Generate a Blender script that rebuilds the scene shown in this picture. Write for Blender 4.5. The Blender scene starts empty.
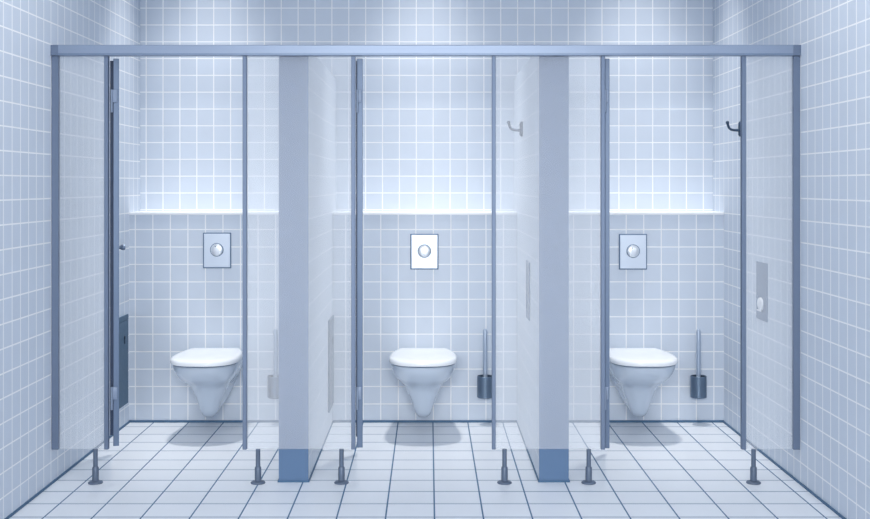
import bpy, bmesh, math
from mathutils import Vector, Matrix

C = bpy.context.scene.collection
PI = math.pi

# ------------------------------------------------------------------ frame of reference (metres)
CAM_H = 1.361
X_L, X_R = -1.719, 1.690            # side walls
Y_LOW, Y_UP = 6.77, 7.03            # cistern wall below the ledge, wall above it
Y_NEAR = -0.6                       # the room goes on behind the camera
LEDGE = 1.206
Y_P = 5.39                          # plane of the cubicle fronts
Z_CEIL = 3.6
D_TOP = 1.992


# ------------------------------------------------------------------ materials
def new_mat(name):
    m = bpy.data.materials.new(name)
    m.use_nodes = True
    nt = m.node_tree
    return m, nt, nt.nodes['Principled BSDF']


def plain(name, col, rough=.5, metal=0.0, noise=0.0, scale=40, spec=.5, coat=0.0, stretch=None):
    m, nt, b = new_mat(name)
    b.inputs['Base Color'].default_value = (*col, 1)
    b.inputs['Roughness'].default_value = rough
    b.inputs['Metallic'].default_value = metal
    b.inputs['Specular IOR Level'].default_value = spec
    b.inputs['Coat Weight'].default_value = coat
    b.inputs['Coat Roughness'].default_value = .08
    if noise:
        tc = nt.nodes.new('ShaderNodeTexCoord')
        mp = nt.nodes.new('ShaderNodeMapping')
        if stretch:
            mp.inputs['Scale'].default_value = stretch
        n = nt.nodes.new('ShaderNodeTexNoise')
        n.inputs['Scale'].default_value = scale
        n.inputs['Detail'].default_value = 3
        r = nt.nodes.new('ShaderNodeMapRange')
        r.inputs['To Min'].default_value = max(0, rough - noise)
        r.inputs['To Max'].default_value = min(1, rough + noise)
        nt.links.new(tc.outputs['Object'], mp.inputs['Vector'])
        nt.links.new(mp.outputs['Vector'], n.inputs['Vector'])
        nt.links.new(n.outputs['Fac'], r.inputs['Value'])
        nt.links.new(r.outputs['Result'], b.inputs['Roughness'])
    return m


def tiled(name, ax, off, pitch, line, tile, grout, vary=.03, rough=.45, bump=.25):
    """square tiles laid in the two world axes ax, off = position of one joint on each axis"""
    m, nt, b = new_mat(name)
    N, L = nt.nodes, nt.links
    geo = N.new('ShaderNodeNewGeometry')
    sep = N.new('ShaderNodeSeparateXYZ')
    L.new(geo.outputs['Position'], sep.inputs[0])

    def math_(op, a, bb=None, cc=None):
        n = N.new('ShaderNodeMath')
        n.operation = op
        for i, v in enumerate((a, bb, cc)):
            if v is None:
                continue
            if isinstance(v, (int, float)):
                n.inputs[i].default_value = v
            else:
                L.new(v, n.inputs[i])
        return n.outputs[0]
    masks, cells = [], []
    for k in range(2):
        s = math_('DIVIDE', math_('SUBTRACT', sep.outputs[ax[k]], off[k] - 50 * pitch[k]), pitch[k])
        fr = math_('FRACT', s)
        d = math_('MULTIPLY', math_('SUBTRACT', .5, math_('ABSOLUTE', math_('SUBTRACT', fr, .5))), pitch[k])
        mr = N.new('ShaderNodeMapRange')
        mr.interpolation_type = 'SMOOTHSTEP'
        L.new(d, mr.inputs['Value'])
        mr.inputs['From Min'].default_value = line[k] * .38
        mr.inputs['From Max'].default_value = line[k] * .62
        masks.append(mr.outputs['Result'])
        cells.append(math_('FLOOR', s))
    tmask = math_('MULTIPLY', masks[0], masks[1])
    cv = N.new('ShaderNodeCombineXYZ')
    L.new(cells[0], cv.inputs[0])
    L.new(cells[1], cv.inputs[1])
    wn = N.new('ShaderNodeTexWhiteNoise')
    wn.noise_dimensions = '2D'
    L.new(cv.outputs[0], wn.inputs['Vector'])
    ns = N.new('ShaderNodeTexNoise')
    ns.inputs['Scale'].default_value = 14
    ns.inputs['Detail'].default_value = 4
    L.new(geo.outputs['Position'], ns.inputs['Vector'])
    v = math_('ADD', math_('MULTIPLY', math_('SUBTRACT', wn.outputs['Value'], .5), vary),
              math_('MULTIPLY', math_('SUBTRACT', ns.outputs['Fac'], .5), vary * 1.4))
    hsv = N.new('ShaderNodeHueSaturation')
    hsv.inputs['Color'].default_value = (*tile, 1)
    L.new(math_('ADD', v, 1.0), hsv.inputs['Value'])
    mix = N.new('ShaderNodeMix')
    mix.data_type = 'RGBA'
    L.new(tmask, mix.inputs[0])
    mix.inputs[6].default_value = (*grout, 1)
    L.new(hsv.outputs['Color'], mix.inputs[7])
    L.new(mix.outputs[2], b.inputs['Base Color'])
    rr = math_('MULTIPLY_ADD', tmask, rough - .8, .8)
    L.new(rr, b.inputs['Roughness'])
    b.inputs['Specular IOR Level'].default_value = .3
    bp = N.new('ShaderNodeBump')
    bp.inputs['Strength'].default_value = bump
    bp.inputs['Distance'].default_value = .002
    L.new(tmask, bp.inputs['Height'])
    L.new(bp.outputs['Normal'], b.inputs['Normal'])
    return m


def hazy_glass(name, haze, col):
    m, nt, b = new_mat(name)
    N, L = nt.nodes, nt.links
    out = N['Material Output']
    b.inputs['Base Color'].default_value = (*col, 1)
    b.inputs['Roughness'].default_value = .45
    tr = N.new('ShaderNodeBsdfTransparent')
    tr.inputs['Color'].default_value = (.97, .985, 1, 1)
    tl = N.new('ShaderNodeBsdfTranslucent')
    tl.inputs['Color'].default_value = (*col, 1)
    m1 = N.new('ShaderNodeMixShader')
    m1.inputs[0].default_value = .25
    L.new(b.outputs[0], m1.inputs[1])
    L.new(tl.outputs[0], m1.inputs[2])
    m2 = N.new('ShaderNodeMixShader')
    m2.inputs[0].default_value = haze
    L.new(tr.outputs[0], m2.inputs[1])
    L.new(m1.outputs[0], m2.inputs[2])
    L.new(m2.outputs[0], out.inputs['Surface'])
    return m


TILE = (.62, .69, .79)
GROUT = (.92, .94, .97)
PX = .1005
M = {}
M['tile_back'] = tiled('tile_back', (0, 2), (.025, .006), (PX, .1), (.0062, .0062), TILE, GROUT)
M['tile_back_upper'] = tiled('tile_back_upper', (0, 2), (.025, .014), (PX, .1), (.0062, .0062), TILE, GROUT)
M['tile_side'] = tiled('tile_side', (1, 2), (6.77, .000), (.1, .1), (.0085, .0062), TILE, GROUT)
M['tile_divider'] = tiled('tile_divider', (1, 2), (6.77, .006), (.1, .1), (.006, .005), (.66, .72, .80), GROUT)
M['tile_floor'] = tiled('tile_floor', (0, 1), (.0224, 4.841), (.2, .2009), (.0066, .0078), (.80, .84, .90),
                        (.075, .165, .29), vary=.025, rough=.3, bump=.2)
M['ledge'] = plain('white_ledge_tile', (.92, .94, .97), .3)
M['joint'] = plain('blue_grey_joint', (.06, .14, .25), .6, noise=.1)
M['ceiling'] = plain('blue_grey_paint', (.35, .43, .55), .9, noise=.05)
M['end'] = plain('smooth_blue_grey_render', (.095, .175, .31), .55, noise=.06, scale=8)
M['alu'] = plain('brushed_anodised_aluminium', (.165, .215, .31), .55, .55, .12, 60, stretch=(1, 1, 30))
M['rail'] = plain('satin_aluminium', (.25, .31, .42), .42, .5, .1, 60, stretch=(1, 30, 30))
M['hinge'] = plain('bright_hinge_metal', (.24, .30, .41), .55, .4, .08)
M['door_gap'] = plain('door_gap_shade', (.012, .03, .075), .6, noise=.1)  # near-black colour for the shaded gap between post and door
M['doorframe'] = plain('slate_blue_door_profile', (.125, .18, .28), .45, .25, .1, 60, stretch=(1, 1, 30))
M['foot'] = plain('grey_coated_steel', (.12, .16, .23), .42, .3, .1)
M['glass'] = hazy_glass('hazy_glass', .215, (.97, .975, .985))
M['ceramic'] = plain('glazed_ceramic_shaded', (.52, .60, .71), .14, noise=.04, scale=6, coat=.4)  # white ceramic, the bowl's shade put into its darker, bluer colour
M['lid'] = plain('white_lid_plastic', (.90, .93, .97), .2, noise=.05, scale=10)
M['gap'] = plain('seat_gap_shade', (.05, .10, .18), .7, noise=.05)  # dark colour paints the shaded line between bowl and lid
M['chrome'] = plain('satin_chrome', (.60, .67, .77), .35, .6, .08, 50, stretch=(1, 1, 20))
M['button'] = plain('polished_chrome', (.82, .86, .91), .3, .6, .04)
M['knob'] = plain('dull_dark_nickel', (.16, .21, .29), .3, .7, .05)
M['plate_edge'] = plain('dark_plate_edge', (.10, .17, .28), .5, .3, .05)
M['canister'] = plain('dark_steel_canister', (.15, .21, .29), .35, .65, .08, 40, stretch=(1, 1, .1))
M['inside'] = plain('black_inside', (.012, .025, .045), .8, noise=.05)
M['stem'] = plain('steel_handle', (.42, .50, .62), .35, .4, .08)
M['bristle'] = plain('brush_bristles', (.5, .56, .66), .9, noise=.05)
M['hook'] = plain('dark_gunmetal', (.04, .075, .13), .4, .4, .06)
M['dispenser'] = plain('brushed_steel_blue', (.10, .17, .28), .45, .2, .1, 60, stretch=(1, 30, 1))
M['bin'] = plain('dark_petrol_lacquer', (.05, .12, .20), .45, .1, .08)
M['paper'] = plain('white_tissue_paper', (.93, .94, .96), .9, noise=.04)


# ------------------------------------------------------------------ shape helpers
def add_box(bm, lo, hi, bev=0.0, seg=2):
    r = bmesh.ops.create_cube(bm, size=1)
    vs = r['verts']
    for v in vs:
        v.co = Vector([lo[i] + (v.co[i] + .5) * (hi[i] - lo[i]) for i in range(3)])
    if bev:
        es = list({e for v in vs for e in v.link_edges})
        bmesh.ops.bevel(bm, geom=es, offset=bev, segments=seg, profile=.5, affect='EDGES')


def box(lo, hi, bev=0.0, seg=2):
    bm = bmesh.new()
    add_box(bm, lo, hi, bev, seg)
    return bm


def add_rings(bm, rings, cap0=True, cap1=True):
    rows = [[bm.verts.new(p) for p in r] for r in rings]
    n = len(rows[0])
    for a, b in zip(rows, rows[1:]):
        for i in range(n):
            bm.faces.new((a[i], a[(i + 1) % n], b[(i + 1) % n], b[i]))
    if cap0:
        bm.faces.new(list(reversed(rows[0])))
    if cap1:
        bm.faces.new(rows[-1])


def add_lathe(bm, prof, c=(0, 0, 0), axis='Z', n=32, cap0=True, cap1=True):
    rings = []
    for r, h in prof:
        ring = []
        for i in range(n):
            a = 2 * PI * i / n
            u, v = r * math.cos(a), r * math.sin(a)
            p = {'Z': (u, v, h), 'Y': (u, h, -v), 'X': (h, u, v)}[axis]
            ring.append(Vector(p) + Vector(c))
        rings.append(ring)
    add_rings(bm, rings, cap0, cap1)


def add_tube(bm, pts, rad, n=14):
    pts = [Vector(p) for p in pts]
    rad = rad if isinstance(rad, (list, tuple)) else [rad] * len(pts)
    rings = []
    ref = None
    for i, p in enumerate(pts):
        d = (pts[min(i + 1, len(pts) - 1)] - pts[max(i - 1, 0)]).normalized()
        if ref is None:
            ref = d.orthogonal().normalized()
        ref = (ref - d * ref.dot(d)).normalized()
        s = d.cross(ref)
        rings.append([p + ref * rad[i] * math.cos(2 * PI * k / n) + s * rad[i] * math.sin(2 * PI * k / n)
                      for k in range(n)])
    add_rings(bm, rings)


def obj(name, bm, m, parent=None, smooth=False, loc=None):
    bmesh.ops.recalc_face_normals(bm, faces=bm.faces)
    me = bpy.data.meshes.new(name)
    bm.to_mesh(me)
    bm.free()
    me.materials.append(M[m] if isinstance(m, str) else m)
    o = bpy.data.objects.new(name, me)
    C.objects.link(o)
    if smooth:
        for p in me.polygons:
            p.use_smooth = True
        try:
            me.set_sharp_from_angle(angle=math.radians(38))
        except Exception:
            pass
    if parent:
        o.parent = parent
    if loc:
        o.location = loc
    return o


def thing(name, label, cat, loc=(0, 0, 0), rotz=0, group=None):
    o = bpy.data.objects.new(name, None)
    o.empty_display_size = .1
    C.objects.link(o)
    o.location = loc
    o.rotation_euler = (0, 0, rotz)
    o['label'] = label
    o['category'] = cat
    if group:
        o['group'] = group
    return o


def dup(root, loc, label):
    r = root.copy()
    C.objects.link(r)
    r.location = loc
    r['label'] = label
    for ch in list(root.children):
        c = ch.copy()
        C.objects.link(c)
        c.parent = r
        for g in ch.children:
            d = g.copy()
            C.objects.link(d)
            d.parent = c
    return r


def struct(name, bm, m):
    o = obj(name, bm, m)
    o['kind'] = 'structure'
    return o


# ------------------------------------------------------------------ the room
struct('floor', box((X_L - .2, Y_NEAR, -.2), (X_R + .2, Y_UP + .2, 0)), 'tile_floor')
struct('wall_left', box((X_L - .2, Y_NEAR, 0), (X_L, Y_UP + .2, Z_CEIL)), 'tile_side')
struct('wall_right', box((X_R, Y_NEAR, 0), (X_R + .2, Y_UP + .2, Z_CEIL)), 'tile_side')
struct('wall_back', box((X_L, Y_UP, 0), (X_R, Y_UP + .2, Z_CEIL)), 'tile_back_upper')
struct('wall_cistern', box((X_L, Y_LOW, 0), (X_R, Y_UP, LEDGE - .016)), 'tile_back')
struct('trim_1', box((X_L, Y_LOW - .004, LEDGE - .016), (X_R, Y_UP, LEDGE), .003), 'ledge')
struct('ceiling', box((X_L - .2, Y_NEAR, Z_CEIL), (X_R + .2, Y_UP + .2, Z_CEIL + .2)), 'ceiling')
struct('baseboard_back', box((X_L, Y_LOW - .006, 0), (X_R, Y_LOW, .013)), 'joint')
struct('baseboard_left', box((X_L, Y_NEAR, 0), (X_L + .006, Y_LOW - .006, .010)), 'joint')
struct('baseboard_right', box((X_R - .006, Y_NEAR, 0), (X_R, Y_LOW - .006, .010)), 'joint')


# ------------------------------------------------------------------ tiled walls between the stalls
Y_D = 5.408
DIV = [(-.688, -.553), (.505, .640)]


def divider(x0, x1, label):
    cx = (x0 + x1) / 2
    h = (x1 - x0) / 2
    t = thing('dividing_wall', label, 'partition wall', (cx, Y_D, 0), 0, 'tiled walls between the stalls')
    bm = bmesh.new()
    e = .012
    yl, yu = Y_LOW - .0065 - Y_D, Y_UP - Y_D
    prof = [(e, 0), (yl, 0), (yl, LEDGE + .001), (yu, LEDGE + .001), (yu, D_TOP), (e, D_TOP)]
    a = [bm.verts.new((-h, y, z)) for y, z in prof]
    b = [bm.verts.new((h, y, z)) for y, z in prof]
    bm.faces.new(a)
    bm.faces.new(list(reversed(b)))
    for i in range(6):
        j = (i + 1) % 6
        bm.faces.new((a[i], b[i], b[j], a[j]))
    obj('tiled_body', bm, 'tile_divider', t)
    o = obj('end_panel', box((-h, 0, .008), (h, e, D_TOP)), 'end', t)
    o['label'] = 'smooth untiled blue-grey end face of the wall'
    bm = bmesh.new()
    add_box(bm, (-h - .005, -.004, 0), (h + .005, e, .008))
    add_box(bm, (-h - .005, e, 0), (-h, yl, .008))
    add_box(bm, (h, e, 0), (h + .005, yl, .008))
    obj('base_joint', bm, 'joint', t)
    return t


divider(*DIV[0], 'white tiled dividing wall with blue-grey end between the left and middle toilets')
divider(*DIV[1], 'white tiled dividing wall with blue-grey end between the middle and right toilets')


# ------------------------------------------------------------------ glass fronts
Z_B, Z_T = .157, 1.949


def px(x, d=Y_P):
    return (x - 429) * d / 1181


def front_panel(x0, x1, wl, wr, feet, label):
    cx = (x0 + x1) / 2
    t = thing('glass_front_panel', label, 'glass panel', (cx, Y_P, 0), 0, 'fixed hazy glass fronts of the cubicles')
    obj('glass_pane', box((x0 + wl * .5 - cx, -.006, Z_B), (x1 - wr * .5 - cx, .006, Z_T - .002)), 'glass', t)
    for a, b in ((x0, x0 + wl), (x1 - wr, x1)):
        bm = bmesh.new()
        add_box(bm, (a - cx, -.016, Z_B - .001), (b - cx, .012, Z_T - .0005), .002)
        obj('stile', bm, 'alu', t)
    for f in feet:
        bm = bmesh.new()
        add_lathe(bm, [(.0105, .075), (.0105, Z_B - .0015)], (f - cx, 0, 0), n=24)
        add_lathe(bm, [(.0125, .010), (.0150, .012), (.0150, .070), (.0125, .0755)], (f - cx, 0, 0), n=24)
        ft = obj('foot', bm, 'foot', t, True)
        bm = bmesh.new()
        add_lathe(bm, [(.032, 0), (.0335, .003), (.0325, .006), (.028, .009), (.018, .0115)], (f - cx, 0, 0), n=36)
        obj('foot_base', bm, 'foot', ft, True)
    return t


front_panel(X_L, px(108.9), .032, .018, [px(95.5)], 'tall hazy glass front panel against the left wall, on one short foot')
front_panel(px(243), px(355.4), .019, .018, [px(258), px(341.5)], 'hazy glass front panel on two feet between the left and middle stall openings')
front_panel(px(491.8), px(604.6), .017, .018, [px(504.5), px(588.7)], 'hazy glass front panel on two feet between the middle and right stall openings')
front_panel(px(741), X_R, .020, .031, [px(753.5)], 'tall hazy glass front panel against the right wall, on one short foot')

t = thing('head_rail', 'long grey metal head rail running across the tops of all the cubicles', 'rail', (0, Y_P, Z_T))
bm = bmesh.new()
add_box(bm, (X_L, -.024, 0), (X_R, .018, .049), .003)
obj('rail_profile', bm, 'rail', t)
bm = bmesh.new()
add_box(bm, (X_L, -.0255, .006), (X_R, -.0235, .009))
obj('rail_groove', bm, 'plate_edge', t)
for xa, xb in ((X_L, X_L + .034), (X_R - .034, X_R)):
    obj('end_joint', box((xa, -.0262, .0005), (xb, -.024, .0485), .0008), 'alu', t)


# ------------------------------------------------------------------ doors, all standing open along the sight line
def door(xc, w, gapw, zb, label, knob):
    y0 = Y_P + .018
    ang = math.atan2(y0, xc)
    t = thing('cubicle_door', label, 'door', (xc, y0, 0), ang, 'glass cubicle doors standing open')
    # local x runs along the leaf away from the hinge, local +y is to the left
    l = w / 2
    bm = box((0, -l, zb), (.045, l - gapw, 1.94), .002)
    obj('hinge_stile', bm, 'doorframe', t)
    obj('gap_shade_strip', box((.004, l - gapw, zb + .05), (.030, l - .0005, 1.93)), 'door_gap', t)  # dark strip standing in for the shaded gap beside the post
    obj('glass_pane', box((.043, -.006, zb + .002), (.580, .006, 1.938)), 'glass', t)
    obj('closing_stile', box((.572, -.011, zb), (.597, .011, 1.94), .002), 'alu', t)
    for z in (1.745, .385):
        bm = bmesh.new()
        add_box(bm, (-.0065, -l * .62, z - .005), (0, l * .55, z + .052), .002)
        for k in (.008, .036):
            add_lathe(bm, [(.004, -.009), (.004, -.0062)], (0, -l * .25, z + k), 'X', 12)
        add_lathe(bm, [(.0055, z - .052), (.0055, z + .052)], (-.0075, l * .62, 0), n=16)
        obj('hinge', bm, 'hinge', t, True)
    if knob:
        bm = bmesh.new()
        add_lathe(bm, [(.013, -.018), (.013, -.023), (.009, -.026), (.009, -.040), (.013, -.045), (.0145, -.054),
                       (.0135, -.062), (.009, -.065)], (.53, .012, 1.048), 'Y', 24)
        obj('knob', bm, 'knob', t, True)
    return t


door(px(113.5), .0405, .0145, .165, 'open door seen edge-on at the left stall, with a small round knob', True)
door(px(359.1), .031, .005, .158, 'open door seen edge-on beside the middle stall opening', False)
door(px(607.5), .0235, .003, .155, 'narrowest open door seen edge-on at the right stall opening', False)


# ------------------------------------------------------------------ toilets
def d_outline(hw, yf, yr, hr, nf=40, exp=2.35):
    """outline in x,y: rounded front at yf (negative, towards the viewer), squared rear of half width hr at yr"""
    ym = yf + min(hw * 1.15, (yr - yf) * .62)
    pts = []
    for i in range(nf + 1):
        a = PI * i / nf
        c, s = math.cos(a), math.sin(a)
        x = hw * math.copysign(abs(c) ** (2 / exp), c)
        y = ym - (ym - yf) * abs(s) ** (2 / exp)
        pts.append((x, y))
    rear = [(-hw + (hw - hr) * (k / 8) ** 2.2, ym + (yr - ym) * k / 8) for k in range(1, 9)]
    back = [(-hr + 2 * hr * k / 8, yr) for k in range(1, 8)]
    right = [(-x, y) for x, y in reversed(rear)]
    return pts + rear + back + right


def toilet(loc, label):
    t = thing('toilet', label, 'toilet', loc, 0, 'wall-hung white toilets')
    # local y = 0 is the wall, -y towards the viewer; z from the floor
    S = [  # z, half width, front, rear, rear half width
        (.398, .172, -.548, 0, .155), (.392, .174, -.551, 0, .155), (.370, .170, -.542, 0, .152), (.345, .163, -.518, 0, .146),
        (.322, .152, -.496, 0, .140), (.302, .137, -.462, 0, .133), (.285, .121, -.422, 0, .124), (.268, .107, -.386, 0, .116),
        (.250, .097, -.365, 0, .108), (.228, .088, -.352, 0, .100), (.200, .076, -.340, 0, .088), (.172, .064, -.330, -.01, .074),
        (.142, .055, -.322, -.06, .060), (.117, .047, -.312, -.12, .047), (.098, .038, -.298, -.16, .034), (.086, .026, -.278, -.19, .020),
        (.081, .011, -.254, -.21, .008)]
    rings = [[Vector((x, y, z)) for x, y in d_outline(hw, yf, yr, hr)] for z, hw, yf, yr, hr in reversed(S)]
    bm = bmesh.new()
    add_rings(bm, rings)
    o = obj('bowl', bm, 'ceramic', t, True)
    bm = bmesh.new()

    def ring(s, z):
        cy = -.29
        return [Vector((x * s, cy + (y - cy) * s, z)) for x, y in d_outline(.183, -.568, -.045, .135, exp=2.5)]
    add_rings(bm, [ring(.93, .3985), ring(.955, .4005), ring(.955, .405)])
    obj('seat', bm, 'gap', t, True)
    bm = bmesh.new()
    add_rings(bm, [ring(.985, .4052), ring(1.0, .409), ring(1.003, .417), ring(.995, .426), ring(.975, .4315), ring(.93, .4355),
                   ring(.80, .439), ring(.55, .441), ring(.25, .4415)])
    obj('lid', bm, 'lid', t, True)
    for s in (-1, 1):
        bm = bmesh.new()
        add_lathe(bm, [(.011, s * .055 - .022), (.013, s * .055 - .018), (.013, s * .055 + .018), (.011, s * .055 + .022)],
                  (0, -.030, .413), 'X', 20)
        obj('lid_hinge', bm, 'button', t, True)
    return t


TX = [-1.211, -.032, 1.158]
WALL = Y_LOW - .0006
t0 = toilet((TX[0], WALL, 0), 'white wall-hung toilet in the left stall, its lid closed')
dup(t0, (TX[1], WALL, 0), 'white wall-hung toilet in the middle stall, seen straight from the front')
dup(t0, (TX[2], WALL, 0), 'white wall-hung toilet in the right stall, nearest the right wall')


def flush_plate(loc, label):
    t = thing('flush_plate', label, 'flush plate', loc, 0, 'steel flush plates above the toilets')
    obj('edge_frame', box((-.0805, -.006, -.102), (.0805, 0, .102), .002), 'plate_edge', t)
    obj('face_plate', box((-.0745, -.010, -.096), (.0755, -.0055, .0965), .002), 'chrome', t)
    bm = bmesh.new()
    add_lathe(bm, [(.038, -.0102), (.0385, -.0125), (.036, -.0140)], (0, 0, .004), 'Y', 40)
    b = obj('button_ring', bm, 'plate_edge', t, True)
    bm = bmesh.new()
    add_lathe(bm, [(.0345, -.0142), (.034, -.020), (.030, -.0225), (.015, -.0235)], (0, 0, .004), 'Y', 40)
    b = obj('push_button', bm, 'button', t, True)
    obj('button_mark', box((-.010, -.0255, .020), (-.003, -.0228, .026), .001), 'plate_edge', b)
    return t


fp = flush_plate((px(217.2, Y_LOW), WALL, .986), 'square-cornered steel flush plate with round button above the left toilet')
dup(fp, (px(424.4, Y_LOW), WALL, .979), 'steel flush plate with round button above the middle toilet')
dup(fp, (px(632.8, Y_LOW), WALL, .9785), 'steel flush plate with round button above the right toilet')


# ------------------------------------------------------------------ toilet brushes in wall-hung canisters
def brush_set(x, l_hold, l_brush):
    y = Y_LOW - .068
    z0 = .155
    t = thing('toilet_brush_holder', l_hold, 'brush holder', (x, y, z0), 0, 'dark canisters on the back wall')
    bm = bmesh.new()
    R = .0455
    add_lathe(bm, [(R - .004, 0), (R, .003), (R, .122), (R - .002, .124), (R - .004, .122), (R - .004, .006)], n=48, cap1=False)
    obj('canister', bm, 'canister', t, True)
    bm = bmesh.new()
    add_lathe(bm, [(R - .0045, .006), (R - .0045, .1200)], n=40, cap1=False)
    obj('inner_liner', bm, 'inside', t, True)
    bm = bmesh.new()
    add_box(bm, (-.012, R - .001, .03), (.012, .067, .10), .002)
    obj('wall_bracket', bm, 'canister', t)
    g = thing('toilet_brush', l_brush, 'toilet brush', (x, y, z0 + .0065), 0, 'toilet brushes standing in their canisters')
    bm = bmesh.new()
    add_tube(bm, [(0, 0, .072), (0, 0, .10), (0, 0, .25), (0, 0, .365), (0, 0, .378), (0, 0, .383)],
             [.0125, .0125, .0125, .0125, .010, .005], 18)
    obj('handle', bm, 'stem', g, True)
    bm = bmesh.new()
    add_lathe(bm, [(.010, .0), (.030, .006), (.036, .02), (.036, .055), (.028, .068), (.0125, .074)], n=28)
    obj('brush_head', bm, 'bristle', g, True)


brush_set(px(275.5, 6.70), 'brush canister in the left stall, seen hazily through the glass beside the dividing wall',
          'toilet brush in the left stall, its handle seen hazily through the glass')
brush_set(px(485.2, 6.70), 'dark steel brush canister right of the middle toilet',
          'upright toilet brush handle right of the middle toilet')
brush_set(px(698.6, 6.70), 'dark steel brush canister right of the right-hand toilet, fully in view',
          'upright toilet brush handle right of the right-hand toilet')


# ------------------------------------------------------------------ coat hooks
def coat_hook(loc, label):
    t = thing('coat_hook', label, 'hook', loc, 0, 'dark coat hooks on the right of each stall')
    bm = bmesh.new()
    rings = []
    for xo, s in ((0, .97), (-.002, 1), (-.010, 1), (-.015, .85), (-.016, .6)):
        rr = []
        for i in range(32):
            a = 2 * PI * i / 32
            yy = .017 * s * math.copysign(abs(math.cos(a)) ** .8, math.cos(a))
            zz = .041 * s * math.copysign(abs(math.sin(a)) ** .9, math.sin(a))
            rr.append(Vector((xo, yy, zz)))
        rings.append(rr)
    add_rings(bm, rings)
    p = obj('wall_plate', bm, 'hook', t, True)
    for z in (.024, -.026):
        bm = bmesh.new()
        add_lathe(bm, [(.0055, -.0155), (.005, -.0175), (.003, -.0182)], (0, 0, z), 'X', 16)
        obj('screw', bm, 'hinge', p, True)
    bm = bmesh.new()
    add_tube(bm, [(-.014, 0, -.006), (-.02, 0, -.007), (-.040, 0, -.006), (-.056, 0, -.003), (-.065, 0, .004), (-.070, 0, .014),
                  (-.073, 0, .024), (-.075, 0, .033)], [.009, .0075, .0068, .0068, .0068, .0068, .007, .007], 16)
    obj('hook_arm', bm, 'hook', t, True)
    bm = bmesh.new()
    bmesh.ops.create_uvsphere(bm, u_segments=16, v_segments=10, radius=.0095, matrix=Matrix.Translation((-.0755, 0, .035)))
    obj('hook_tip', bm, 'hook', t, True)
    return t


hk = coat_hook((X_R, 6.39, 1.664), 'dark metal coat hook on the right-hand room wall, half behind a post')
dup(hk, (DIV[1][0], 6.37, 1.663), 'coat hook on the right dividing wall, seen hazily through the glass')


# ------------------------------------------------------------------ toilet paper dispensers
def dispenser(loc, label):
    t = thing('paper_dispenser', label, 'paper dispenser', loc, 0, 'flat steel toilet paper dispensers')
    w, h, p = .093, .146, .006
    z0, z1 = -.105, -.025          # the opening, in the half towards the room's back
    y0, y1 = -.035, .080
    bm = bmesh.new()
    add_box(bm, (-p, -w, z1), (0, w, h), .001)
    add_box(bm, (-p, -w, -h), (0, w, z0), .001)
    add_box(bm, (-p, -w, z0), (0, y0, z1))
    add_box(bm, (-p, y1, z0), (0, w, z1))
    obj('housing', bm, 'dispenser', t)
    obj('recess', box((-.002, y0, z0), (-.0002, y1, z1)), 'plate_edge', t)
    return t


def paper_roll(loc, label):
    t = thing('toilet_paper_roll', label, 'toilet paper', loc, 0)
    bm = bmesh.new()
    rings = []
    for x, s in ((-.0032, 1.0), (-.010, 1.0), (-.0165, .94), (-.0195, .8)):
        rings.append([Vector((x, (.043 * math.cos(a)) * s, (.033 * math.sin(a)) * s)) for a in
                      [2 * PI * i / 28 for i in range(28)]])
    add_rings(bm, rings)
    obj('roll', bm, 'paper', t, True)
    bm = bmesh.new()
    add_box(bm, (-.018, -.026, -.038), (-.0150, .052, -.030), .001)
    obj('loose_sheet', bm, 'paper', t)


dp = dispenser((X_R, 5.985, .822), 'flat steel paper dispenser with white roll on the right room wall')
dup(dp, (DIV[1][0], 5.99, .828), 'thin steel paper dispenser on the right dividing wall, seen nearly edge-on')
paper_roll((X_R + .006, 6.00, .757), 'white toilet paper showing in the slot of the right-hand dispenser')


# ------------------------------------------------------------------ slim waste bins
def waste_bin(loc, label, w, h, p):
    t = thing('waste_bin', label, 'waste bin', loc, 0, 'slim wall-hung waste bins')
    obj('bin_body', box((0, -w, 0), (p, 0, h - .03), .003), 'bin', t)
    obj('bin_lid', box((0, -w, h - .0298), (p + .001, 0, h), .003), 'bin', t)
    bm = bmesh.new()
    add_lathe(bm, [(.011, p), (.010, p + .003)], (0, -.085, h - .125), 'X', 20)
    add_box(bm, (p, -.090, h - .158), (p + .003, -.080, h - .128), .001)
    obj('keyhole', bm, 'inside', t, True)
    return t


b1 = waste_bin((X_L, Y_LOW - .048, .122), 'dark slim waste bin on the left room wall with a black keyhole', .30, .505, .008)
dup(b1, (DIV[0][1], Y_LOW - .002, .112), 'slim waste bin on the left dividing wall, seen hazily through the glass')

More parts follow.
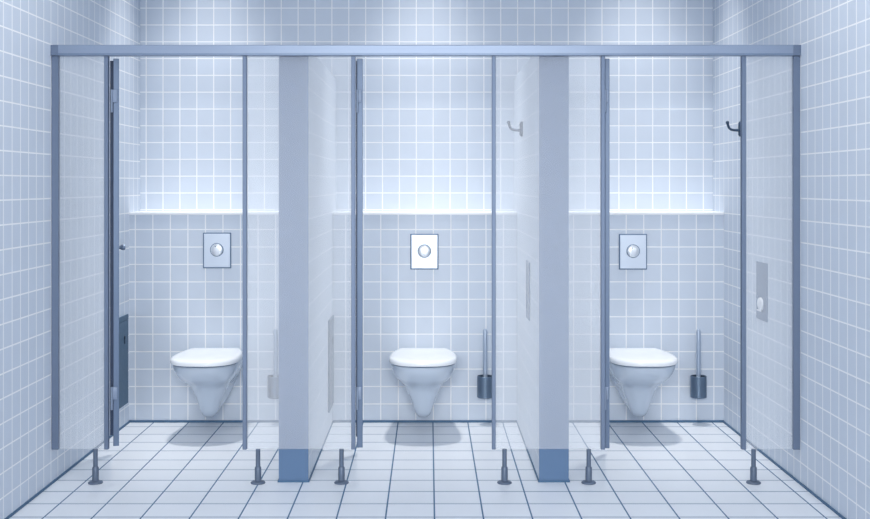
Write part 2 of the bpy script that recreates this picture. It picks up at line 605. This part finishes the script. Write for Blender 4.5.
# ------------------------------------------------------------------ light
w = bpy.data.worlds.new('hall')
bpy.context.scene.world = w
w.use_nodes = True
bg = w.node_tree.nodes['Background']
bg.inputs[0].default_value = (.36, .60, 1.0, 1)
bg.inputs[1].default_value = .48


def area(name, loc, rot, sx, sy, power, col):
    l = bpy.data.lights.new(name, 'AREA')
    l.shape = 'RECTANGLE'
    l.size, l.size_y = sx, sy
    l.energy = power
    l.color = col
    o = bpy.data.objects.new(name, l)
    C.objects.link(o)
    o.location = loc
    o.rotation_euler = rot
    return o


area('added_overhead_fill', (0, 3.3, 3.56), (0, 0, 0), 3.0, 1.4, 18, (1, .98, .94)).data.spread = math.radians(130)  # added unseen soft light for the side walls and cubicle fronts
for sx in (-1, 1):
    wl = area('added_wall_wash', (sx * .75, 4.2, 3.56), (0, -sx * math.radians(35), 0), .3, 2.2, 15, (1, .98, .94))  # added pair of unseen lights to brighten the side walls
    wl.data.spread = math.radians(100)
k = area('added_front_key', (0, -.5, 2.0), (math.radians(78), 0, 0), 2.6, .8, 23, (1, .98, .94))  # added frontal key behind the camera to lift the lower walls
k.data.spread = math.radians(58)
for x in (px(200, 6.7), px(424.5, 6.7), px(648, 6.7)):
    l = bpy.data.lights.new('downlight', 'SPOT')
    l.energy = 215
    l.color = (1, .97, .925)
    l.spot_size = math.radians(50)
    l.spot_blend = 1
    l.shadow_soft_size = .10
    o = bpy.data.objects.new('downlight', l)
    C.objects.link(o)
    o.location = (x, 6.60, 3.56)

# ------------------------------------------------------------------ camera
cam = bpy.data.cameras.new('camera')
co = bpy.data.objects.new('camera', cam)
C.objects.link(co)
co.location = (0, 0, CAM_H)
co.rotation_euler = (PI / 2, 0, 0)
cam.sensor_width = 36
cam.lens = 36 * 1181 / 870
cam.shift_x = 6 / 870
cam.shift_y = -74.5 / 870
cam.clip_start = .05
sc = bpy.context.scene
sc.camera = co
vs = sc.view_settings
vs.view_transform = 'Standard'
vs.look = 'None'
vs.exposure = .2
vs.gamma = 1
vs.use_curve_mapping = False
